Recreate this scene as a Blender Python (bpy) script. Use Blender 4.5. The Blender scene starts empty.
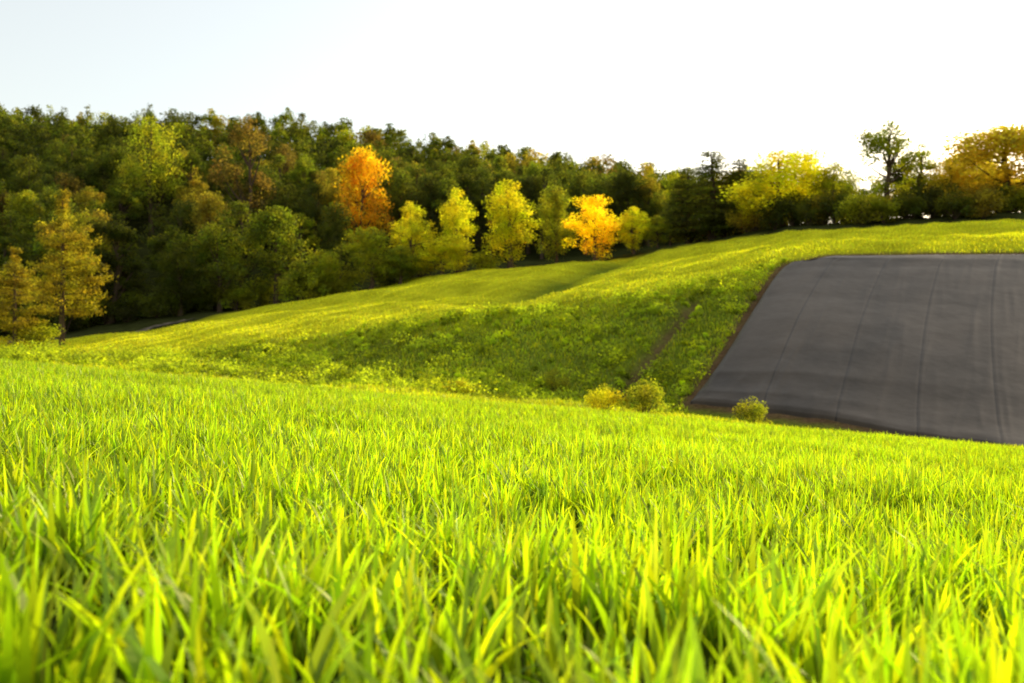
import bpy, math, numpy as np
from mathutils import Vector, Euler
rng = np.random.default_rng(7)
scene = bpy.context.scene
col = scene.collection
CAMZ = 0.50
F = 995.0
SUN_EL, SUN_AZ = 17.5, 42.0

# ------------------------------------------------------------------ terrain
PA, PB = -0.085, -0.045
def T(u): return (u-512.0)/F
U  = np.array([-150,   0, 150, 300, 400, 512, 620, 700, 790, 900,1024,1200])
TT = T(U)
base_y = np.array([ 62, 60, 55, 52, 50, 50, 50, 48, 46, 45, 44, 43.])
base_r = np.array([366,366,380,394,402,411,415,423,436,447,456,468.])
cre_y  = np.array([ 78, 75, 75, 72, 70, 70, 70, 70, 70, 70, 70, 70.])
cre_r  = np.array([357,355,349,333,320,305,286,268,249,244,239,235.])
far_y  = np.array([108,110,115,130,135,140,140,135,120,110,105,100.])
far_r  = np.array([352,351,331,300,282,271,261,249,236,228,220,213.])
foo_y  = far_y+24
foo_r  = np.array([326,326,314,296,282,268,256,243,227,219,211,203.])
rid_y  = np.full(12,285.)
rid_r  = np.array([156,156,158,166,180,200,210,222,231,236,238,236.])
def zr(y,r): return CAMZ+(341.5-r)/F*y
def Hraw(x,y):
    x=np.asarray(x,float); y=np.asarray(y,float)
    ys=np.maximum(y,0.05)
    t=x/ys; tc=np.clip(t,-1.2,1.2)
    z=np.where(y>0, np.maximum(y,0)*(PA*tc+PB), 0.02*y)
    f=lambda a: np.interp(t,TT,a)
    k0y=np.full_like(t,22.); k0z=22*(PA*tc+PB)
    pts=[(k0y,k0z),
         (f(base_y),f(zr(base_y,base_r))),(f(cre_y),f(zr(cre_y,cre_r))),
         (f(far_y),f(zr(far_y,far_r))),(f(foo_y),f(zr(foo_y,foo_r))),
         (f(rid_y),f(zr(rid_y,rid_r))),(np.full_like(t,450.),f(zr(rid_y,rid_r))*0.9),
         (np.full_like(t,4000.),np.full_like(t,-40.))]
    for (y0,z0),(y1,z1) in zip(pts[:-1],pts[1:]):
        w=(y-y0)/(y1-y0)
        z=np.where((y>=y0)&(y<y1), z0+(z1-z0)*w, z)
    return z
def bumps(x,y):
    far=np.clip((y-26)/14,0,1)*np.clip((400-y)/100,0,1)
    graded=np.clip((x-(8+(y-48)*.45)+4)/4,0,1)*np.clip((74-y)/4,0,1)   # engineered bank is smooth
    b=0.16*np.sin(x*.31+1.3+.9*np.sin(y*.17))*np.sin(y*.27+.5)+.09*np.sin(x*.83+y*.41)+.06*np.sin(x*1.7-y*1.1+2)
    b+=.34*np.sin(x*.16+y*.2+.7*np.sin(y*.11))
    b*=(1-.9*graded)
    b+=.5*np.sin(x*.045+.6)*np.sin(y*.06)*np.clip((y-70)/30,0,1)
    n=.035*np.sin(x*.9+.4*y)*np.sin(y*.7+1)+.015*np.sin(2.3*x+1.1)*np.sin(1.9*y)
    return b*far+n*np.clip(y/3,0,1)*(1-np.clip((y-26)/14,0,1)*graded)
def H0(x,y):
    w=[.12,.2,.36,.2,.12]; d=[-3.2,-1.6,0,1.6,3.2]
    z=0
    for a,b in zip(w,d):
        z=z+a*Hraw(x,np.asarray(y,float)+b*np.clip((np.asarray(y,float)-14)/10,0,1))
    return z+bumps(x,y)
def hit(u,r,y0=34,y1=160):
    ys=np.arange(y0,y1,.05); xs=T(u)*ys
    d=H0(xs,ys)-zr(ys,r)
    i=np.argmax(d>=0)
    if d[i]<0: i=len(ys)-1
    return xs[i],ys[i]
gully=np.array([hit(694,303),hit(680,322),hit(655,350),hit(636,374),hit(620,396)])
shade_swale=np.array([(T(492)*74,74.),(T(520)*84,84.),(T(560)*98,98.),(T(600)*116,116.),(T(650)*138,138.)])  # dip added to make a shadow band across the hill
def seg_dist(x,y,P):
    best=np.full(np.shape(x),1e9)
    for (ax,ay),(bx,by) in zip(P[:-1],P[1:]):
        dx,dy=bx-ax,by-ay; L=dx*dx+dy*dy+1e-9
        t=np.clip(((x-ax)*dx+(y-ay)*dy)/L,0,1)
        best=np.minimum(best,np.hypot(x-ax-t*dx,y-ay-t*dy))
    return best
def H(x,y):
    x=np.asarray(x,float);y=np.asarray(y,float)
    g=seg_dist(x,y,gully); s=seg_dist(x,y,shade_swale)
    return H0(x,y)-.4*np.exp(-(g/.4)**2)-1.2*np.exp(-(s/2.9)**2)

# ------------------------------------------------------------------ helpers
def mesh_np(name,co,faces,cols=None,mat=None,smooth=False):
    me=bpy.data.meshes.new(name)
    co=np.ascontiguousarray(co,dtype=np.float32); faces=np.ascontiguousarray(faces,dtype=np.int32)
    M,k=faces.shape
    me.vertices.add(len(co)); me.vertices.foreach_set('co',co.ravel())
    me.loops.add(M*k); me.loops.foreach_set('vertex_index',faces.ravel())
    me.polygons.add(M)
    me.polygons.foreach_set('loop_start',np.arange(0,M*k,k,dtype=np.int32))
    me.polygons.foreach_set('loop_total',np.full(M,k,dtype=np.int32))
    if smooth: me.polygons.foreach_set('use_smooth',np.ones(M,dtype=bool))
    me.update(calc_edges=True)
    if cols is not None:
        a=me.color_attributes.new('tint','FLOAT_COLOR','POINT')
        c=np.ones((len(co),4),np.float32); c[:,:cols.shape[1]]=cols
        a.data.foreach_set('color',c.ravel())
    if mat: me.materials.append(mat)
    return me
def add(name,data,parent=None,**props):
    o=bpy.data.objects.new(name,data); col.objects.link(o)
    if parent: o.parent=parent
    for k,v in props.items(): o[k]=v
    return o
def new_mat(name):
    m=bpy.data.materials.new(name); m.use_nodes=True
    nt=m.node_tree; nt.nodes.clear()
    return m,nt,nt.nodes.new('ShaderNodeOutputMaterial')
def leaf_material(name,source,trans=.5,gloss=.06,rough=.45,var=True,boost=1.6,tcol=(1.15,1.1,.45)):
    m,nt,out=new_mat(name); N=nt.nodes; L=nt.links
    if source=='object':
        c=N.new('ShaderNodeObjectInfo'); cs=c.outputs['Color']
    else:
        c=N.new('ShaderNodeAttribute'); c.attribute_name='tint'; cs=c.outputs['Color']
    if var:
        g=N.new('ShaderNodeTexCoord'); no=N.new('ShaderNodeTexNoise'); no.inputs['Scale'].default_value=.7
        no.inputs['Detail'].default_value=2
        L.new(g.outputs['Object'],no.inputs['Vector'])
        hs=N.new('ShaderNodeHueSaturation')
        mr=N.new('ShaderNodeMapRange'); mr.inputs[1].default_value=.3; mr.inputs[2].default_value=.7
        mr.inputs[3].default_value=.6; mr.inputs[4].default_value=1.4
        L.new(no.outputs['Fac'],mr.inputs[0]); L.new(mr.outputs[0],hs.inputs['Value']); L.new(cs,hs.inputs['Color'])
        n5=N.new('ShaderNodeTexNoise'); n5.inputs['Scale'].default_value=.5; n5.inputs['Detail'].default_value=2
        L.new(g.outputs['Object'],n5.inputs['Vector'])
        m5=N.new('ShaderNodeMapRange'); m5.inputs[1].default_value=.35; m5.inputs[2].default_value=.65; m5.inputs[3].default_value=.478; m5.inputs[4].default_value=.532
        L.new(n5.outputs['Fac'],m5.inputs[0]); L.new(m5.outputs[0],hs.inputs['Hue'])
        cs=hs.outputs['Color']
    d=N.new('ShaderNodeBsdfDiffuse'); L.new(cs,d.inputs['Color'])
    tm=N.new('ShaderNodeVectorMath'); tm.operation='MULTIPLY'; tm.inputs[1].default_value=tuple(boost*v for v in tcol)
    L.new(cs,tm.inputs[0])
    t=N.new('ShaderNodeBsdfTranslucent'); L.new(tm.outputs[0],t.inputs['Color'])
    mx=N.new('ShaderNodeMixShader'); mx.inputs[0].default_value=trans
    L.new(d.outputs[0],mx.inputs[1]); L.new(t.outputs[0],mx.inputs[2])
    gl=N.new('ShaderNodeBsdfGlossy'); gl.inputs['Roughness'].default_value=rough; gl.inputs['Color'].default_value=(.9,.9,.6,1)
    m2=N.new('ShaderNodeMixShader'); m2.inputs[0].default_value=gloss
    L.new(mx.outputs[0],m2.inputs[1]); L.new(gl.outputs[0],m2.inputs[2]); L.new(m2.outputs[0],out.inputs[0])
    return m
M_leaf=leaf_material('foliage','object',trans=.62,gloss=.02,rough=.6,boost=3.2,tcol=(1.24,1.08,.38))
M_wood=leaf_material('wood_foliage','attr',trans=.62,gloss=.02,rough=.6,boost=3.2,tcol=(1.24,1.08,.38))
M_grass=leaf_material('grass_blade','attr',trans=.63,gloss=.04,rough=.45,var=False,boost=2.1,tcol=(1.13,1.1,.3))
M_weed=leaf_material('weed_leaf','attr',trans=.6,gloss=.02,rough=.6,var=False,boost=2.7)
M_bark,nt,out=new_mat('bark'); N=nt.nodes; L=nt.links
tc=N.new('ShaderNodeTexCoord'); mp=N.new('ShaderNodeMapping'); mp.inputs['Scale'].default_value=(6,6,1)
no=N.new('ShaderNodeTexNoise'); no.inputs['Scale'].default_value=2; no.inputs['Detail'].default_value=6
cr=N.new('ShaderNodeValToRGB'); cr.color_ramp.elements[0].color=(.03,.02,.014,1); cr.color_ramp.elements[1].color=(.16,.11,.07,1)
b=N.new('ShaderNodeBsdfDiffuse')
L.new(tc.outputs['Object'],mp.inputs[0]); L.new(mp.outputs[0],no.inputs[0]); L.new(no.outputs[0],cr.inputs[0]); L.new(cr.outputs[0],b.inputs[0]); L.new(b.outputs[0],out.inputs[0])

M_ground,nt,out=new_mat('ground_soil_and_grass'); N=nt.nodes; L=nt.links
at=N.new('ShaderNodeAttribute'); at.attribute_name='tint'
tc=N.new('ShaderNodeTexCoord')
n1=N.new('ShaderNodeTexNoise'); n1.inputs['Scale'].default_value=.35; n1.inputs['Detail'].default_value=8
n2=N.new('ShaderNodeTexNoise'); n2.inputs['Scale'].default_value=5; n2.inputs['Detail'].default_value=6
L.new(tc.outputs['Object'],n1.inputs[0]); L.new(tc.outputs['Object'],n2.inputs[0])
ad=N.new('ShaderNodeMath'); ad.operation='ADD'; L.new(n1.outputs[0],ad.inputs[0]); L.new(n2.outputs[0],ad.inputs[1])
mr=N.new('ShaderNodeMapRange'); mr.inputs[1].default_value=.7; mr.inputs[2].default_value=1.3; mr.inputs[3].default_value=.6; mr.inputs[4].default_value=1.4
L.new(ad.outputs[0],mr.inputs[0])
hs=N.new('ShaderNodeHueSaturation'); L.new(at.outputs['Color'],hs.inputs['Color']); L.new(mr.outputs[0],hs.inputs['Value'])
bm=N.new('ShaderNodeBump'); bm.inputs['Strength'].default_value=.8; bm.inputs['Distance'].default_value=.15; L.new(n2.outputs[0],bm.inputs['Height'])
b=N.new('ShaderNodeBsdfDiffuse'); L.new(hs.outputs[0],b.inputs[0]); L.new(bm.outputs[0],b.inputs['Normal']); L.new(b.outputs[0],out.inputs[0])

# ------------------------------------------------------------------ cover sheet outline
left_px=[(797,258),(784,264),(773,280),(760,300),(744,326),(728,352),(711,378),(697,396),(689,405)]
Lw=np.array([hit(u,r) for u,r in left_px])
top2=hit(1110,256); Rbot=hit(1190,466,34)
nf,ns=110,320
fl=np.linspace(0,1,len(Lw)); ff=np.linspace(0,1,nf)
Lx=np.interp(ff,fl,Lw[:,0]); Ly=np.interp(ff,fl,Lw[:,1])
Rx=np.interp(ff,[0,1],[top2[0],Rbot[0]]); Ry=np.interp(ff,[0,1],[top2[1],Rbot[1]])
S,FF=np.meshgrid(np.linspace(0,1,ns),ff)
X=Lx[:,None]*(1-S)+Rx[:,None]*S; Y=Ly[:,None]*(1-S)+Ry[:,None]*S
cor=np.exp(-(S*14)**2)*np.exp(-(FF*9)**2); X+=1.0*cor; Y-=.9*cor
Y+=(.12*np.sin(S*23)+.06*np.sin(S*61+1))*(FF**8)
poly=np.array(list(zip(X[:,0],Y[:,0]))+list(zip(X[-1,:],Y[-1,:]))+list(zip(X[::-1,-1],Y[::-1,-1]))+list(zip(X[0,::-1],Y[0,::-1])))
poly=poly[::4]
bxs,bys=X[-1,:].copy(),Y[-1,:].copy()
def below_sheet(x,y):
    return (x>bxs[0]-.3)&(y<np.interp(x,bxs,bys)+.5)&(y>np.interp(x,bxs,bys)-4.5)
def in_poly(x,y,P):
    x=np.asarray(x);y=np.asarray(y); ins=np.zeros(x.shape,bool)
    j=len(P)-1
    for i in range(len(P)):
        xi,yi=P[i];xj,yj=P[j]
        if yi!=yj:
            ins^=((yi>y)!=(yj>y))&(x<(xj-xi)*(y-yi)/(yj-yi)+xi)
        j=i
    return ins
def tarp_dist(x,y): return seg_dist(x,y,np.vstack([poly,poly[:1]]))

# ------------------------------------------------------------------ ground
gx=np.concatenate([-np.geomspace(2500,95,40),np.arange(-94,95,.8),np.geomspace(95,2500,40)])
gy=np.concatenate([-np.geomspace(300,2,20),np.arange(-1.5,20,.5),np.arange(20,160,.6),np.arange(160,300,3),np.geomspace(300,4000,40)])
GX,GY=np.meshgrid(gx,gy); GZ=H(GX,GY)
nx,ny=len(gx),len(gy)
idx=np.arange(nx*ny).reshape(ny,nx)
faces=np.stack([idx[:-1,:-1],idx[:-1,1:],idx[1:,1:],idx[1:,:-1]],-1).reshape(-1,4)
fx,fy=GX.ravel(),GY.ravel()
tb=fx/np.maximum(fy,.1)
fyv=np.interp(tb,TT,far_y); cyv=np.interp(tb,TT,cre_y)
C=np.zeros((len(fx),3))
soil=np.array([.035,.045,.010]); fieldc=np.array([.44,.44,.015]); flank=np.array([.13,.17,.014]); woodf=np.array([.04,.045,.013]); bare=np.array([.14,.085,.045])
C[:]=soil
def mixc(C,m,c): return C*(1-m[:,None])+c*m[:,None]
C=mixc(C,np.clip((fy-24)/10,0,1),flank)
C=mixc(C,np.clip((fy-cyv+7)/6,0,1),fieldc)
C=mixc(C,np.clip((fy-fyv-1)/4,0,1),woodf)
near=(fy>30)&(fy<150)&(np.abs(fx)<60)
gd=np.full(len(fx),99.); gd[near]=seg_dist(fx[near],fy[near],gully)
sd=np.full(len(fx),99.); sd[near]=seg_dist(fx[near],fy[near],shade_swale)
C=mixc(C,.85*np.exp(-(sd/2.8)**2),np.array([.08,.13,.015]))  # shadow band painted dark green along the dip
C=mixc(C,np.exp(-(gd/.45)**2),bare*.75)
td=np.full(len(fx),99.); td[near]=tarp_dist(fx[near],fy[near]); 
C=mixc(C,np.clip(1.6-td/.7,0,1),bare*.8)
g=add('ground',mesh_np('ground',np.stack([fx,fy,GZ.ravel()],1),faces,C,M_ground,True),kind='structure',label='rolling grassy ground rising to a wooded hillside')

# ------------------------------------------------------------------ cover sheet
NP=6.0
SW=S*NP+.14*np.sin(FF*3.0+.4)
ph=SW%1.0; dseam=np.minimum(ph,1-ph)
wr=-.018*np.exp(-(dseam/.014)**2)+.014*np.exp(-((ph-.035)/.014)**2)
wr+=.007*np.sin(S*NP*2*math.pi*1.5+2*np.sin(FF*5))+.018*np.sin(FF*12+2*np.sin(S*7))+.004*np.sin(FF*47+S*30)
rng2=np.random.default_rng(3)
for k in range(130):
    cs_,cf_=rng2.uniform(0,1),rng2.uniform(0,1)
    L_=rng2.uniform(.04,.18); sl_=rng2.uniform(-.5,.5)
    wr+=rng2.uniform(.006,.026)*np.exp(-((S-cs_-sl_*(FF-cf_)*.2)/rng2.uniform(.005,.011))**2-((FF-cf_)/L_)**2)
edge=np.minimum(np.minimum(S*60,FF*16),(1-FF)*26); edge=np.clip(edge,0,1)
Hs=H(X,Y)
sm=Hs.copy()
for _ in range(80):
    sm[1:-1,:]=.25*sm[:-2,:]+.5*sm[1:-1,:]+.25*sm[2:,:]
    sm[:,1:-1]=.25*sm[:,:-2]+.5*sm[:,1:-1]+.25*sm[:,2:]
Z=np.maximum(sm+.05,Hs)+.05+.10*edge+wr*edge
Z=np.where(edge<=0,Hs-.08,Z)
ti=np.arange(nf*ns).reshape(nf,ns)
tf=np.stack([ti[:-1,:-1],ti[1:,:-1],ti[1:,1:],ti[:-1,1:]],-1).reshape(-1,4)
M_tarp,nt,out=new_mat('dark_membrane'); N=nt.nodes; L=nt.links
tc=N.new('ShaderNodeTexCoord'); at=N.new('ShaderNodeAttribute'); at.attribute_name='tint'
sx=N.new('ShaderNodeSeparateXYZ'); L.new(at.outputs['Vector'],sx.inputs[0])
mp=N.new('ShaderNodeMapping'); mp.inputs['Scale'].default_value=(4.5,2.6,1); L.new(at.outputs['Vector'],mp.inputs[0])
n1=N.new('ShaderNodeTexNoise'); n1.inputs['Scale'].default_value=1; n1.inputs['Detail'].default_value=6; n1.inputs['Roughness'].default_value=.55; n1.inputs['Distortion'].default_value=.4
L.new(mp.outputs[0],n1.inputs[0])
cr=N.new('ShaderNodeValToRGB'); cr.color_ramp.elements[0].position=.32; cr.color_ramp.elements[0].color=(.019,.015,.0115,1); cr.color_ramp.elements[1].position=.70; cr.color_ramp.elements[1].color=(.062,.046,.033,1)
L.new(n1.outputs[0],cr.inputs[0])
m3=N.new('ShaderNodeMath'); m3.operation='PINGPONG'; m3.inputs[1].default_value=.5; L.new(sx.outputs['Z'],m3.inputs[0])
lt=N.new('ShaderNodeMapRange'); lt.inputs[1].default_value=.006; lt.inputs[2].default_value=.018; lt.inputs[3].default_value=.75; lt.inputs[4].default_value=0; L.new(m3.outputs[0],lt.inputs[0])
mc=N.new('ShaderNodeMix'); mc.data_type='RGBA'; L.new(lt.outputs[0],mc.inputs[0]); L.new(cr.outputs[0],mc.inputs[6]); mc.inputs[7].default_value=(.006,.005,.005,1)
n3=N.new('ShaderNodeTexNoise'); n3.inputs['Scale'].default_value=.8; n3.inputs['Detail'].default_value=3; L.new(tc.outputs['Object'],n3.inputs[0])
bm=N.new('ShaderNodeBump'); bm.inputs['Strength'].default_value=.3; bm.inputs['Distance'].default_value=.12; L.new(n3.outputs[0],bm.inputs['Height'])
p=N.new('ShaderNodeBsdfPrincipled'); p.inputs['Roughness'].default_value=.48; p.inputs['Specular IOR Level'].default_value=.25
p.inputs['Specular Tint'].default_value=(1,.86,.72,1)
L.new(mc.outputs[2],p.inputs['Base Color']); L.new(bm.outputs[0],p.inputs['Normal']); L.new(p.outputs[0],out.inputs[0])
sc_=np.stack([S.ravel(),FF.ravel(),SW.ravel()],1)
tarp=add('slope_cover_sheet',mesh_np('slope_cover_sheet',np.stack([X.ravel(),Y.ravel(),Z.ravel()],1),tf,sc_,M_tarp,True))
tarp['label']='dark grey seamed plastic membrane pinned over the steep grassy bank'; tarp['category']='ground cover sheet'

# ------------------------------------------------------------------ dirt path near the wood
M_path,nt,out=new_mat('path_gravel'); N=nt.nodes; L=nt.links
n1=N.new('ShaderNodeTexNoise'); n1.inputs['Scale'].default_value=1.2; n1.inputs['Detail'].default_value=6
tc=N.new('ShaderNodeTexCoord'); L.new(tc.outputs['Object'],n1.inputs[0])
cr=N.new('ShaderNodeValToRGB'); cr.color_ramp.elements[0].color=(.04,.045,.02,1); cr.color_ramp.elements[1].color=(.16,.13,.10,1); cr.color_ramp.elements[0].position=.36; cr.color_ramp.elements[1].position=.62
b=N.new('ShaderNodeBsdfDiffuse'); L.new(n1.outputs[0],cr.inputs[0]); L.new(cr.outputs[0],b.inputs[0]); L.new(b.outputs[0],out.inputs[0])
pt=np.linspace(T(-140),T(190),90); pyv=np.interp(pt,TT,far_y)+7+1.2*np.sin(pt*14)
pxv=pt*pyv
W=np.array([-1.5,-.75,0,.75,1.5])
dx=np.gradient(pxv); dy=np.gradient(pyv); n=np.hypot(dx,dy); nxv,nyv=-dy/n,dx/n
PX=pxv[:,None]+nxv[:,None]*W; PY=pyv[:,None]+nyv[:,None]*W; PZ=H(PX,PY)+.08
pi=np.arange(PX.size).reshape(PX.shape)
pf=np.stack([pi[:-1,:-1],pi[1:,:-1],pi[1:,1:],pi[:-1,1:]],-1).reshape(-1,4)
add('path',mesh_np('path',np.stack([PX.ravel(),PY.ravel(),PZ.ravel()],1),pf,None,M_path,True),kind='structure',label='narrow dull dirt path along the edge of the wood')

# ------------------------------------------------------------------ grass blades
def blades(x,y,h,w,K,tint,lean,rg,zoff=-.01,psi=None,head=None,root=.24):
    n=len(x); z=H(x,y)+zoff
    phi=rg.uniform(0,2*math.pi,n) if head is None else head
    if psi is None: psi=phi+math.pi/2+rg.normal(0,.7,n)
    s=np.linspace(0,1,K+1)[None,:]
    ln=lean[:,None]; hh=h[:,None]
    px=x[:,None]+np.cos(phi)[:,None]*ln*hh*(.35*s+.65*s**2.2)
    py=y[:,None]+np.sin(phi)[:,None]*ln*hh*(.35*s+.65*s**2.2)
    pz=z[:,None]+hh*(s-.35*ln*s**2.5)
    wid=w[:,None]*np.clip(.55+1.2*s-1.75*s**2.2,.03,1)*.5*1.25
    tw=psi[:,None]+s*rg.normal(0,.5,n)[:,None]
    sx=np.cos(tw)*wid; sy=np.sin(tw)*wid
    co=np.stack([np.stack([px-sx,py-sy,pz],-1),np.stack([px+sx,py+sy,pz],-1)],2)
    co=co.reshape(-1,3)
    b=(np.arange(n)*(K+1)*2)[:,None]+np.arange(K)[None,:]*2
    fc=np.stack([b,b+1,b+3,b+2],-1).reshape(-1,4)
    root_shade=(root+(1.16-root)*s**.9)[:,:,None,None]  # blade roots painted darker for the shade in the gaps
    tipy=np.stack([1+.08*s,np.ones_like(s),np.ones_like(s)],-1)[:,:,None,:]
    cc=np.broadcast_to(tint[:,None,None,:]*root_shade*tipy,(n,K+1,2,3)).reshape(-1,3)
    return co,fc,cc
def merge(parts):
    co=[];fc=[];cc=[];o=0
    for a,b,c in parts:
        co.append(a);fc.append(b+o);cc.append(c);o+=len(a)
    return np.concatenate(co),np.concatenate(fc),np.concatenate(cc)
def wedge(n,y0,y1,rg,k=.66,pad=.5):
    out=[];need=n
    while need>0:
        y=rg.uniform(y0,y1,need*2); x=rg.uniform(-1,1,need*2)*(k*y1+pad)
        m=np.abs(x)<k*y+pad
        x=x[m][:need];y=y[m][:need]; out.append((x,y)); need-=len(x)
    return np.concatenate([a for a,_ in out]),np.concatenate([b for _,b in out])
def tints(n,rg,base=(.278,.41,.010),x=None,y=None):
    t=np.array(base)[None,:]*rg.uniform(.56,1.24,(n,1))
    yel=rg.uniform(0,1,n)[:,None]; t[:,0]*=.8+.46*yel[:,0]**1.5
    if x is not None:
        pch=.5+.5*np.sin(x*1.1+.7*np.sin(y*.6))*np.sin(y*.8+1.2*np.sin(x*.5)); t*=(.87+.24*pch)[:,None]
    return t
def tufts(nt_,per,y0,y1,hm,w,K,rg,spread=.035,gap=.35):
    cx,cy=wedge(nt_,y0,y1,rg)
    q=.5+.25*np.sin(cx*5.1+2*np.sin(cy*3.3))+.25*np.sin(cy*6.3+1.7*np.sin(cx*4.1)); kp=rg.uniform(0,1,nt_)<gap+(1.1-gap)*q
    cx=cx[kp];cy=cy[kp];q=q[kp];nt_=len(cx)
    hs=rg.uniform(.65,1.25,nt_)*(.82+.36*q); tl=rg.uniform(.78,1.15,nt_)
    x=np.repeat(cx,per); y=np.repeat(cy,per); hs=np.repeat(hs,per); tl=np.repeat(tl,per)
    n=len(x); a=rg.uniform(0,2*math.pi,n); r=np.abs(rg.normal(0,spread,n))
    x=x+np.cos(a)*r; y=y+np.sin(a)*r
    h=hm*hs*rg.uniform(.45,1.1,n); lean=np.clip(rg.normal(.34,.22,n),.03,1.1)
    head=a+rg.normal(0,.6,n)
    t=tints(n,rg,x=x,y=y)*tl[:,None]
    return blades(x,y,h,w*rg.uniform(.6,1.35,n),K,t,lean,rg,head=head)
G=[]
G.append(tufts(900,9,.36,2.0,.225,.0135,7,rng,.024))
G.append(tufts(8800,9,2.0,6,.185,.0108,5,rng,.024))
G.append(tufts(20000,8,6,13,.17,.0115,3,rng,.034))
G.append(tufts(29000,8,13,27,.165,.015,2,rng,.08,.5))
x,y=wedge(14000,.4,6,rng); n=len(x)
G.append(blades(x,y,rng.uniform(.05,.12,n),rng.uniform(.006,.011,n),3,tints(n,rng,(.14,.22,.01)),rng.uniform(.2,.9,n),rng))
co,fc,cc=merge(G)
o=add('meadow_grass',mesh_np('meadow_grass',co,fc,cc,M_grass),kind='stuff',label='lush bright green meadow grass in low sunlight',category='grass')

def region(n,ya,yb,rg,tmin=-.66,tmax=.68,p=1.):
    t=rg.uniform(tmin,tmax,n); a=np.interp(t,TT,ya); b=np.interp(t,TT,yb)
    y=a+(b-a)*rg.uniform(0,1,n)**p
    x=t*y; k=~in_poly(x,y,poly)&~below_sheet(x,y); x=x[k];y=y[k]
    g_=seg_dist(x,y,gully)>.38*rg.uniform(.5,1.3,len(x)); x=x[g_];y=y[g_]
    d=tarp_dist(x,y)>.35
    return x[d],y[d]
P=[]
x,y=region(160000,cre_y-6,far_y,rng,p=.9); n=len(x)
pt_=.5+.5*np.sin(x*.21+.8*np.sin(y*.12))*np.sin(y*.33)
t=tints(n,rng,(.50,.54,.015))*(.78+.34*pt_)[:,None]
t*=(1-.7*np.exp(-(seg_dist(x,y,shade_swale)/2.8)**2))[:,None]  # blades darkened along the dip, its shadow painted into the tint
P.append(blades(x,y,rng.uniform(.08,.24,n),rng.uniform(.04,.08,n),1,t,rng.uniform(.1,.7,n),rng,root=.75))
x,y=region(150000,base_y-14,cre_y-2,rng); n=len(x)
pt_=.5+.5*np.sin(x*.33+1.1*np.sin(y*.22))*np.sin(y*.41+1)
t=tints(n,rng,(.38,.45,.014))*(.5+.7*pt_)[:,None]
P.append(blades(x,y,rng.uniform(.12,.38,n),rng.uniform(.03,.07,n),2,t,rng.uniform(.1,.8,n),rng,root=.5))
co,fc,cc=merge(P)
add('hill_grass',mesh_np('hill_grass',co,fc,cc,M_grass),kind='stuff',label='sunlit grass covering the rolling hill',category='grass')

def leafquads(pos,size,rg,up=.35,tint=None,aspect=.62):
    n=len(pos)
    nn=rg.normal(0,1,(n,3)); nn[:,2]=nn[:,2]+up*np.sign(nn[:,2]); nn/=np.linalg.norm(nn,axis=1)[:,None]
    a=np.cross(nn,rg.normal(0,1,(n,3))); a/=np.linalg.norm(a,axis=1)[:,None]+1e-9
    b=np.cross(nn,a)
    s=(size*rg.uniform(.6,1.3,n))[:,None]*.5
    a=a*s; b=b*s*aspect
    co=np.stack([pos-a,pos+b,pos+a,pos-b],1).reshape(-1,3)
    fc=(np.arange(n)*4)[:,None]+np.arange(4)[None,:]
    cc=None if tint is None else np.repeat(tint,4,axis=0)
    return co,fc,cc
cx,cy=region(3600,base_y-3,cre_y-2,rng)
nw=len(cx); q=.5+.5*np.sin(cx*.35+1)*np.sin(cy*.5+.4*cx)
keep=rng.uniform(0,1,nw)<.2+.8*q**1.5
cx=cx[keep];cy=cy[keep];nw=len(cx)
rad=.16+.85*rng.uniform(0,1,nw)**2.6; per=75
px=np.repeat(cx,per);py=np.repeat(cy,per);rr=np.repeat(rad,per);n=len(px)
d=rng.normal(0,1,(n,3)); d/=np.linalg.norm(d,axis=1)[:,None]; d*=(rng.uniform(0,1,n)**.45)[:,None]
px=px+d[:,0]*rr; py=py+d[:,1]*rr; k=~in_poly(px,py,poly)
pz=H(px,py)+rr*.5+d[:,2]*rr*.6+.05
tb_=np.array([.20,.255,.014])[None,:]*rng.uniform(.5,1.4,(nw,1)); yl=rng.uniform(0,1,nw)<.18; tb_[yl]*=np.array([1.5,1.35,1.])
tt=np.repeat(tb_,per,axis=0)
pos=np.stack([px,py,pz],1)[k]
co,fc,cc=leafquads(pos,np.full(len(pos),.16),rng,tint=tt[k])
add('weeds',mesh_np('weeds',co,fc,cc,M_weed),kind='stuff',label='leafy green weeds scattered over the bank',category='weeds')

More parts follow.
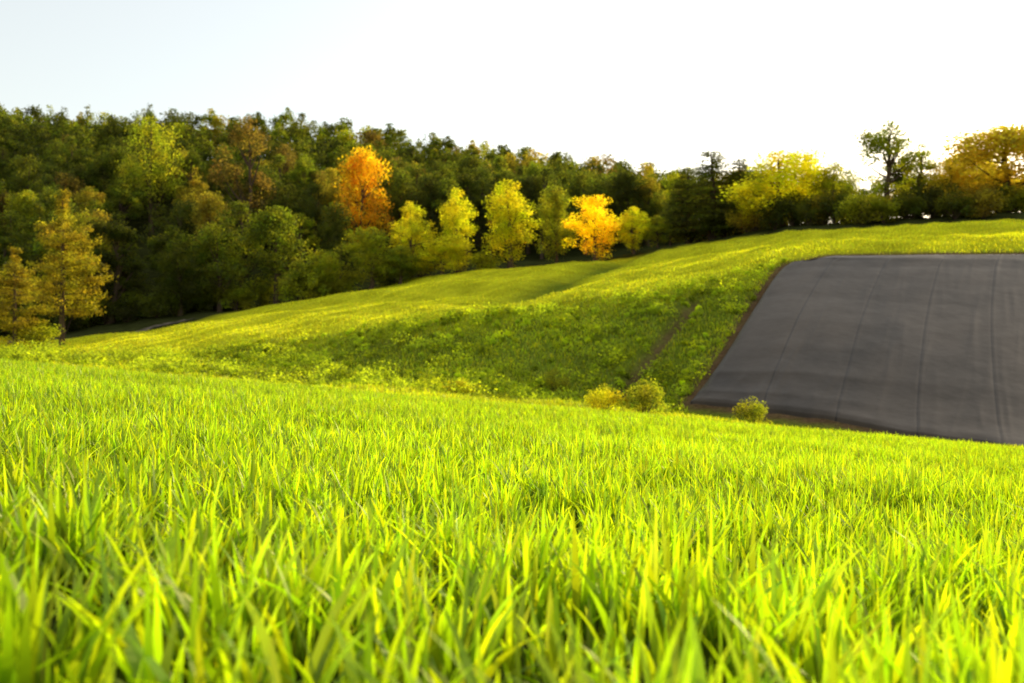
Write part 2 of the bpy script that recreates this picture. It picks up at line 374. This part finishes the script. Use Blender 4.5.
# ------------------------------------------------------------------ trees
def tube(P_,R_,ns=7):
    P_=np.array(P_,float); n=len(P_)
    tg=np.gradient(P_,axis=0); tg/=np.linalg.norm(tg,axis=1)[:,None]+1e-9
    ref=np.array([.3,.9,.1]); a=np.cross(tg,ref); a/=np.linalg.norm(a,axis=1)[:,None]+1e-9; b=np.cross(tg,a)
    th=np.linspace(0,2*math.pi,ns,endpoint=False)
    co=(P_[:,None,:]+(a[:,None,:]*np.cos(th)[None,:,None]+b[:,None,:]*np.sin(th)[None,:,None])*np.array(R_)[:,None,None]).reshape(-1,3)
    i=np.arange(n-1)[:,None]*ns; j=np.arange(ns)[None,:]; j2=(j+1)%ns
    fc=np.stack([i+j,i+j2,i+ns+j2,i+ns+j],-1).reshape(-1,4)
    return co,fc,np.zeros((len(co),3))
def decid(seed,Ht=12,R=4,n_cl=36,leaves=6500,leaf=.30,low=.22,zc=.6,rz=.42):
    rg=np.random.default_rng(seed); tubes=[]
    k=8; zz=np.linspace(-.4,Ht*.88,k); wx=np.cumsum(rg.normal(0,.12,k)); wy=np.cumsum(rg.normal(0,.12,k)); wx-=wx[0]; wy-=wy[0]
    rad=.026*Ht*(1-np.linspace(0,1,k))**.8+.03; rad[0]*=1.4
    tubes.append(tube(np.stack([wx,wy,zz],1),rad,8))
    cl=[(np.array([wx[-1],wy[-1],Ht*(zc+rz*.82)]),R*.24),(np.array([wx[-1]+.3*R*.4,wy[-1],Ht*(zc+rz*.62)]),R*.32)]
    for i in range(n_cl):
        while True:
            p=rg.uniform(-1,1,3); r=np.linalg.norm(p)
            if .25<r<1: break
        zf=p[2]; sh=1.0-.25*max(zf,0)
        c=np.array([p[0]*R*.85*sh,p[1]*R*.85*sh,Ht*(zc+rz*zf*.85)])
        c+=rg.normal(0,.22,3); cl.append((c,R*rg.uniform(.22,.40)))
    for c,r in cl[:14]:
        z0=max(Ht*low*.8,c[2]-rg.uniform(.15,.4)*Ht*.6-abs(c[0])*.2); z0=min(z0,Ht*.75)
        b0=np.array([np.interp(z0,zz,wx),np.interp(z0,zz,wy),z0])
        s=np.linspace(0,1,5)[:,None]; pp=b0*(1-s)+c*s; pp[:,2]+=(np.sin(s[:,0]*math.pi)*-.15*np.linalg.norm(c-b0)*.5)
        tubes.append(tube(pp,np.linspace(.011*Ht,.02,5),5))
    pos=[]; wsum=sum(r**2 for _,r in cl)
    for c,r in cl:
        m=int(leaves*r**2/wsum)
        d=rg.normal(0,1,(m,3)); d/=np.linalg.norm(d,axis=1)[:,None]
        rr=rg.uniform(0,1,m)**.4*(1+.3*rg.normal(0,1,m)*.5)
        pos.append(c+d*rr[:,None]*np.array([r,r,r*.72]))
    pos=np.concatenate(pos)
    top=np.percentile(pos[:,2],99.5); pos=pos[pos[:,2]<top*1.02]; pos[:,2]*=Ht/top
    co,fc,_=leafquads(pos,np.full(len(pos),leaf),rg)
    tco,tfc,_=merge(tubes)
    return (tco,tfc),(co,fc)
def conifer(seed,Ht=14,R=3,leaves=8000,leaf=.30,low=.12,pine=False,rise=None):
    rg=np.random.default_rng(seed); tubes=[]
    zz=np.linspace(-.4,Ht*.98,8); wx=np.cumsum(rg.normal(0,.05,8)); wx-=wx[0]
    tubes.append(tube(np.stack([wx,wx*.5,zz],1),.02*Ht*(1-np.linspace(0,1,8))+.03,8))
    pos=[]; brs=[]
    z=Ht*low
    while z<Ht*.97:
        f=(z/Ht-low)/(1-low)
        if pine: L_=R*(np.sin(min(1,f*1.0+.25)*math.pi)**.55*.9+.2)
        else: L_=R*((1-f)**.6)+.3
        for j in range(7 if not pine else 6):
            a=rg.uniform(0,2*math.pi); l=L_*rg.uniform(.6,1.12)
            brs.append((z+rg.uniform(-.3,.3),a,l))
        z+=(.42 if not pine else .78)*rg.uniform(.7,1.3)
    tot=sum(b[2] for b in brs)
    if rise is None: rise=(.1 if pine else -.16)
    for (z,a,l) in brs:
        m=max(6,int(leaves*l/tot)); s=rg.uniform(.12,1,m)**.8
        wd=.28*l*(1-.55*s)+.15
        lat=rg.normal(0,1,m)*wd*.6
        x=np.cos(a)*l*s-np.sin(a)*lat; y=np.sin(a)*l*s+np.cos(a)*lat
        zv=z+rise*l*s+.05*l*s**2+rg.normal(0,.14 if not pine else .2,m)
        pos.append(np.stack([x+np.interp(z,zz,wx),y,zv],1))
        if l>.8: 
            e=np.array([np.cos(a)*l*.85,np.sin(a)*l*.85,z+rise*l*.85]); b0=np.array([0,0,z])
            tubes.append(tube(np.array([b0,(b0+e)/2,e]),[.05,.035,.015],4))
    pos=np.concatenate(pos); co,fc,_=leafquads(pos,np.full(len(pos),leaf),rg,aspect=.4)
    tco,tfc,_=merge(tubes)
    return (tco,tfc),(co,fc)
def shrub(seed,Ht=2,R=1.2,leaves=2400,leaf=.13):
    rg=np.random.default_rng(seed); tubes=[]; pos=[]
    cl=[]
    for i in range(26):
        a=rg.uniform(0,2*math.pi); r=R*rg.uniform(0,.75)**.7; z=Ht*rg.uniform(.12,.82)*(1-.35*(r/R)**2)
        cl.append((np.array([np.cos(a)*r,np.sin(a)*r,z]),R*rg.uniform(.24,.4)))
    for c,r in cl[:9]: tubes.append(tube(np.array([[0,0,-.1],c*.5+[0,0,.05],c]),[.04,.025,.01],5))
    ws=sum(r*r for _,r in cl)
    for c,r in cl:
        m=int(leaves*r*r/ws); d=rg.normal(0,1,(m,3)); d/=np.linalg.norm(d,axis=1)[:,None]
        p=c+d*(rg.uniform(0,1,m)**.4*r)[:,None]; p[:,2]=np.abs(p[:,2])+.02; pos.append(p)
    pos=np.concatenate(pos); co,fc,_=leafquads(pos,np.full(len(pos),leaf),rg)
    tco,tfc,_=merge(tubes); return (tco,tfc),(co,fc)
VAR={}
def reg(name,gen,Ht,R): 
    (a,b),(c,d)=gen
    VAR[name]=dict(t=mesh_np(name+'_trunk',a,b,None,M_bark,True),c=mesh_np(name+'_crown',c,d,None,M_leaf),H=Ht,R=R,raw=(c,d))
reg('round_a',decid(11),12,4); reg('round_b',decid(12,R=4.4,n_cl=42),12,4.4); reg('round_c',decid(13,R=3.6,n_cl=30),12,3.6)
reg('tall_a',decid(14,Ht=14,R=3.1,n_cl=34),14,3.1); reg('tall_b',decid(15,Ht=14,R=3.4,n_cl=30,low=.3,zc=.62,rz=.38),14,3.4)
reg('open_a',decid(16,Ht=14,R=3.6,n_cl=24,leaves=4000,low=.35,zc=.64,rz=.36),14,3.6)
reg('open_b',decid(27,Ht=13,R=3.4,n_cl=30,leaves=4200,low=.3,zc=.6,rz=.4),13,3.4)
reg('open_c',decid(29,Ht=13,R=3.0,n_cl=24,leaves=3400,low=.3,zc=.6,rz=.4),13,3.0)
reg('full_a',decid(18,Ht=11,R=4.2,n_cl=60,zc=.52,rz=.48,leaves=9000,low=.1),11,4.2)
reg('full_b',decid(19,Ht=10,R=3.3,n_cl=56,zc=.53,rz=.47,leaves=8000,leaf=.26,low=.12),10,3.3)
reg('full_c',decid(20,Ht=11,R=3.3,n_cl=60,zc=.53,rz=.47,leaves=8500,leaf=.26,low=.15),11,3.3)
reg('full_d',decid(28,Ht=11,R=4.0,n_cl=64,zc=.56,rz=.44,leaves=9500,low=.2),11,4.0)
reg('fir_a',conifer(21),14,3); reg('fir_b',conifer(22,R=2.7),14,2.7)
reg('pine_a',conifer(23,Ht=14,R=3.8,low=.22,pine=True,leaves=13000),14,3.8); reg('pine_b',conifer(24,Ht=14,R=3.4,low=.25,pine=True,leaves=10000),14,3.4)
reg('shrub_a',shrub(31),2,1.2); reg('shrub_b',shrub(32,R=1.35),2,1.35); reg('shrub_c',shrub(33,R=1.1,leaves=1900),2,1.1)
DG=(.036,.046,.009);MG=(.056,.071,.010);FG=(.085,.108,.012);LG=(.14,.16,.014);YG=(.28,.29,.014);YY=(.38,.335,.014);GO=(.32,.22,.012);GG=(.14,.125,.015);BR=(.085,.066,.021);OL=(.14,.125,.02);HAZE=(.25,.22,.035)  # last tone has warm haze painted into the leaf colour
cname={DG:'dark green',MG:'green',FG:'green',LG:'light green',YG:'yellow-green',YY:'golden yellow',GO:'amber',GG:'golden green',BR:'brown-green',OL:'olive brown',HAZE:'haze-tinted golden green'}
def place(var,x,y,h,wid,c,label,group=None,zoff=0.):
    v=VAR[var]; sh=var.startswith('shrub'); con=var.startswith('fir') or var.startswith('pine')
    nm='shrub' if sh else ('pine_tree' if con else 'tree')
    e=bpy.data.objects.new(nm,None); col.objects.link(e); e.empty_display_size=.5
    e.location=(x,y,float(H(np.array([x]),np.array([y]))[0])+zoff); sz=h/v['H']; sw=wid/(2*v['R'])*1.0
    e.rotation_euler=(0,0,rng.uniform(0,6.28)); e.scale=(sw,sw,sz)
    e['label']=label; e['category']='shrub' if sh else 'tree'
    if group: e['group']=group
    t=add('stem' if sh else 'trunk',v['t'],e); cr_=add('foliage' if sh else 'crown',v['c'],e)
    j=rng.uniform(.88,1.12); cr_.color=(c[0]*j,c[1]*j,c[2]*j,1)
    return e
feat=[('pine_b',15,245,60,86,GG),('pine_a',62,190,80,96,GG),('round_a',-40,205,90,100,DG),
('tall_a',110,215,60,135,DG),('open_a',246,118,56,168,BR),('round_b',152,118,64,185,LG),('full_d',362,150,64,170,GO),
('full_b',412,203,44,140,YG),('full_c',458,189,42,143,YG),('full_c',510,181,62,143,YG),('full_a',555,188,44,150,LG),
('full_b',595,196,60,144,YY),('full_c',634,207,38,147,YG),('full_b',658,216,32,147,LG),
('full_a',443,236,66,136,YG),('full_a',370,229,66,135,LG),('full_a',322,250,50,133,LG),('full_d',276,208,68,138,FG),('full_a',220,225,68,136,FG),
('full_c',180,240,56,134,MG),('full_a',338,205,46,156,MG),('full_b',300,262,44,133,FG),('full_b',400,246,40,135,FG),
('fir_a',712,150,84,144,DG),('fir_a',688,168,60,148,DG),('fir_a',740,158,66,143,DG),('full_a',755,182,54,136,YG),
('full_a',784,150,106,134,YG),('fir_b',808,154,40,150,DG),('full_c',836,163,56,132,LG),('open_b',884,124,64,128,FG),('open_c',915,146,50,130,LG),
('full_c',948,160,58,128,HAZE),('full_d',1006,128,130,122,HAZE),('full_d',975,150,70,132,HAZE),('full_a',1075,108,120,120,OL),('full_b',862,196,46,140,LG),('full_b',905,192,50,138,OL),
('round_b',1150,125,90,118,DG),('full_a',672,205,44,156,DG),('full_a',818,178,60,142,YG),('full_b',932,192,52,126,HAZE)]
fpos=[]
for v,u,top,w,y,c in feat:
    x=T(u)*y; gz=float(H(np.array([x]),np.array([y]))[0]); h=zr(y,top)-gz
    kind_={'f':'spreading','r':'rounded','t':'tall','o':'open-crowned','p':'layered'}[v[0]] if not v.startswith('fir') else 'pointed'
    place(v,x,y,h,w/F*y*(1.02 if v.startswith('full') else 1.05),c,f'{kind_} {cname[c]} tree at the edge of the field')
    fpos.append((x,y))
fpos=np.array(fpos)
def shr(u,y,wpx,hpx,c,label,var):
    x=T(u)*y; place(var,x,y,hpx/F*y,wpx/F*y,c,label)
def shr_on(u,row,wpx,hpx,c,label,var):
    x,y=hit(u,row); place(var,x,y,hpx/F*y,wpx/F*y,c,label)
def shr_top(u,y,top,wpx,c,label,var):
    x=T(u)*y; h=zr(y,top)-float(H(np.array([x]),np.array([y]))[0]); place(var,x,y,h,wpx/F*y,c,label)
shr_top(645,36,377,50,LG,'rounded leafy green shrub below the grassy bank','shrub_a')
shr_top(603,36,384,44,YG,'low yellow-green shrub below the grassy bank','shrub_a')
shr_top(752,37,396,38,LG,'small light green shrub beside the dark membrane','shrub_a')
shr_on(462,396,40,20,YG,'low yellow-green shrub on the grassy bank','shrub_b')
shr_on(556,392,30,26,LG,'low light green shrub on the grassy bank','shrub_b')
shr(38,88,56,32,LG,'light green shrub at the edge of the wood','shrub_a')
shr(8,86,50,22,YG,'yellow-green shrub at the edge of the wood','shrub_b')
for u in (235,262,300,320,338,395,425,480):
    yy=float(np.interp(T(u),TT,far_y))+rng.uniform(1,4)+ (10 if u<280 else 0)
    shr(u+rng.uniform(-6,6),yy,rng.uniform(36,56),rng.uniform(22,36),[FG,LG,LG][rng.integers(0,3)],'bushy shrub along the edge of the wood',['shrub_a','shrub_b','shrub_c'][rng.integers(0,3)])
for u in range(-20,240,16):
    yy=float(np.interp(T(u),TT,far_y))+rng.uniform(15,21)
    shr(u+rng.uniform(-6,6),yy,rng.uniform(36,56),rng.uniform(20,36),[DG,MG,FG][rng.integers(0,3)],'dark bushy shrub under the trees of the wood',['shrub_a','shrub_b','shrub_c'][rng.integers(0,3)])
for u in range(690,1070,11):
    yy=float(np.interp(T(u),TT,far_y))+rng.uniform(8,16)
    shr(u+rng.uniform(-4,4),yy,rng.uniform(36,54),rng.uniform(26,38),[DG,MG,LG,OL][rng.integers(0,4)],'bushy shrub on the brow of the hill',['shrub_a','shrub_b','shrub_c'][rng.integers(0,3)])
# the wood
wood=[]
sp=6.6
for yv in np.arange(134,296,sp):
    for xv in np.arange(-.62*yv,.66*yv,sp):
        x=xv+rng.uniform(-2.6,2.6); y=yv+rng.uniform(-2.6,2.6); t_=x/y
        if y<np.interp(t_,TT,far_y)+np.interp(t_,[T(250),T(400),T(690),T(760)],[19,34,34,20]): continue
        if t_>T(760) and y>215: continue
        if t_>T(690) and rng.uniform()<np.interp(t_,[T(690),T(820)],[.35,.6]): continue
        if np.min(np.hypot(fpos[:,0]-x,fpos[:,1]-y))<3.6: continue
        fu=512+995*t_
        if y<172 and abs(fu-362)<30 : continue
        if y<185 and abs(fu-152)<24 and y>150: continue
        if y<168 and abs(fu-248)<24 and y>150: continue
        wood.append((x,y))
wood=sorted(wood,key=lambda p:p[1])
print('wood trees',len(wood))
kinds=['round_a','round_b','round_c','tall_a','tall_b','full_a','full_b','full_d','fir_a','fir_b','pine_a','pine_b']
pk=np.array([12,12,10,10,10,14,6,8,7,5,4,3.]);pk/=pk.sum()
cols_=[DG,MG,FG,LG,OL,BR]; pc=np.array([44,28,12,7,6,3.]);pc/=pc.sum()
NI=300-len(feat)-4
low={}
for k_ in kinds:
    g_=VAR[k_]; c,d=g_['raw']; nl=len(d); sel=np.random.default_rng(5).choice(nl,1700,replace=False)
    q=c.reshape(-1,4,3)[sel]; ctr=q.mean(1,keepdims=True); low[k_]=(ctr+(q-ctr)*1.8).reshape(-1,3)
SC=[];SK=[]
for i,(x,y) in enumerate(wood):
    k_=kinds[rng.choice(len(kinds),p=pk)]; v=VAR[k_]; c=cols_[rng.choice(len(cols_),p=pc)]
    t_=x/y
    h=rng.uniform(9.5,15.5)*np.interp(t_,[T(0),T(560),T(650),T(760),T(850)],[1.06,1.03,.92,.75,.62]); w=2*v['R']*rng.uniform(.95,1.35)*(.9 if v['R']>3.9 else 1)
    if i<NI:
        con=v['t'].name.startswith(('fir','pine'))
        place(k_,x,y,h,w,c,f"{cname[c]} {'conifer' if con else 'leafy tree'} standing in the hillside wood",'trees of the hillside wood')
    else:
        a=rng.uniform(0,6.28); sw=w/(2*v['R']); p_=low[k_]; z0=float(H(np.array([x]),np.array([y]))[0])
        q=np.stack([(p_[:,0]*math.cos(a)-p_[:,1]*math.sin(a))*sw+x,(p_[:,0]*math.sin(a)+p_[:,1]*math.cos(a))*sw+y,p_[:,2]*h/v['H']+z0],1)
        SC.append(q); SK.append(np.tile(np.array(c)*rng.uniform(.85,1.15),(len(q),1)))
co=np.concatenate(SC); cc=np.concatenate(SK); fc=np.arange(len(co)).reshape(-1,4)
add('distant_wood',mesh_np('distant_wood',co,fc,cc,M_wood),kind='stuff',label='dense mixed wood covering the upper hillside',category='wood')

# ------------------------------------------------------------------ light, sky, camera
w=bpy.data.worlds.new('World'); scene.world=w; w.use_nodes=True
nt=w.node_tree; bg=nt.nodes['Background']; sk=nt.nodes.new('ShaderNodeTexSky'); sk.sky_type='NISHITA'; sk.sun_disc=False
sk.sun_elevation=math.radians(SUN_EL); sk.sun_rotation=math.radians(SUN_AZ); sk.air_density=1.0; sk.dust_density=2.2; sk.ozone_density=1.0
hz=nt.nodes.new('ShaderNodeMix'); hz.data_type='RGBA'; hz.blend_type='ADD'; hz.inputs[0].default_value=1
hz.inputs[7].default_value=(3.5,3.25,2.5,1)
nt.links.new(sk.outputs[0],hz.inputs[6]); nt.links.new(hz.outputs[2],bg.inputs[0]); bg.inputs[1].default_value=.15
sl=bpy.data.lights.new('sun','SUN'); sl.energy=5; sl.angle=math.radians(.5); sl.color=(1,.84,.50)
so=bpy.data.objects.new('sun',sl); col.objects.link(so)
e,a=math.radians(SUN_EL),math.radians(SUN_AZ)
d=Vector((math.sin(a)*math.cos(e),math.cos(a)*math.cos(e),math.sin(e)))
so.rotation_euler=d.to_track_quat('Z','Y').to_euler()
cam=bpy.data.cameras.new('camera'); cam.sensor_width=36; cam.lens=F*36/1024; cam.clip_end=6000; cam.clip_start=.05
cam.dof.use_dof=True; cam.dof.focus_distance=4.5; cam.dof.aperture_fstop=3.6
co_=bpy.data.objects.new('camera',cam); col.objects.link(co_); co_.location=(0,0,CAMZ); co_.rotation_euler=(math.radians(90),0,0)
scene.camera=co_
scene.view_settings.view_transform='Standard'; scene.view_settings.look='None'; scene.view_settings.exposure=0
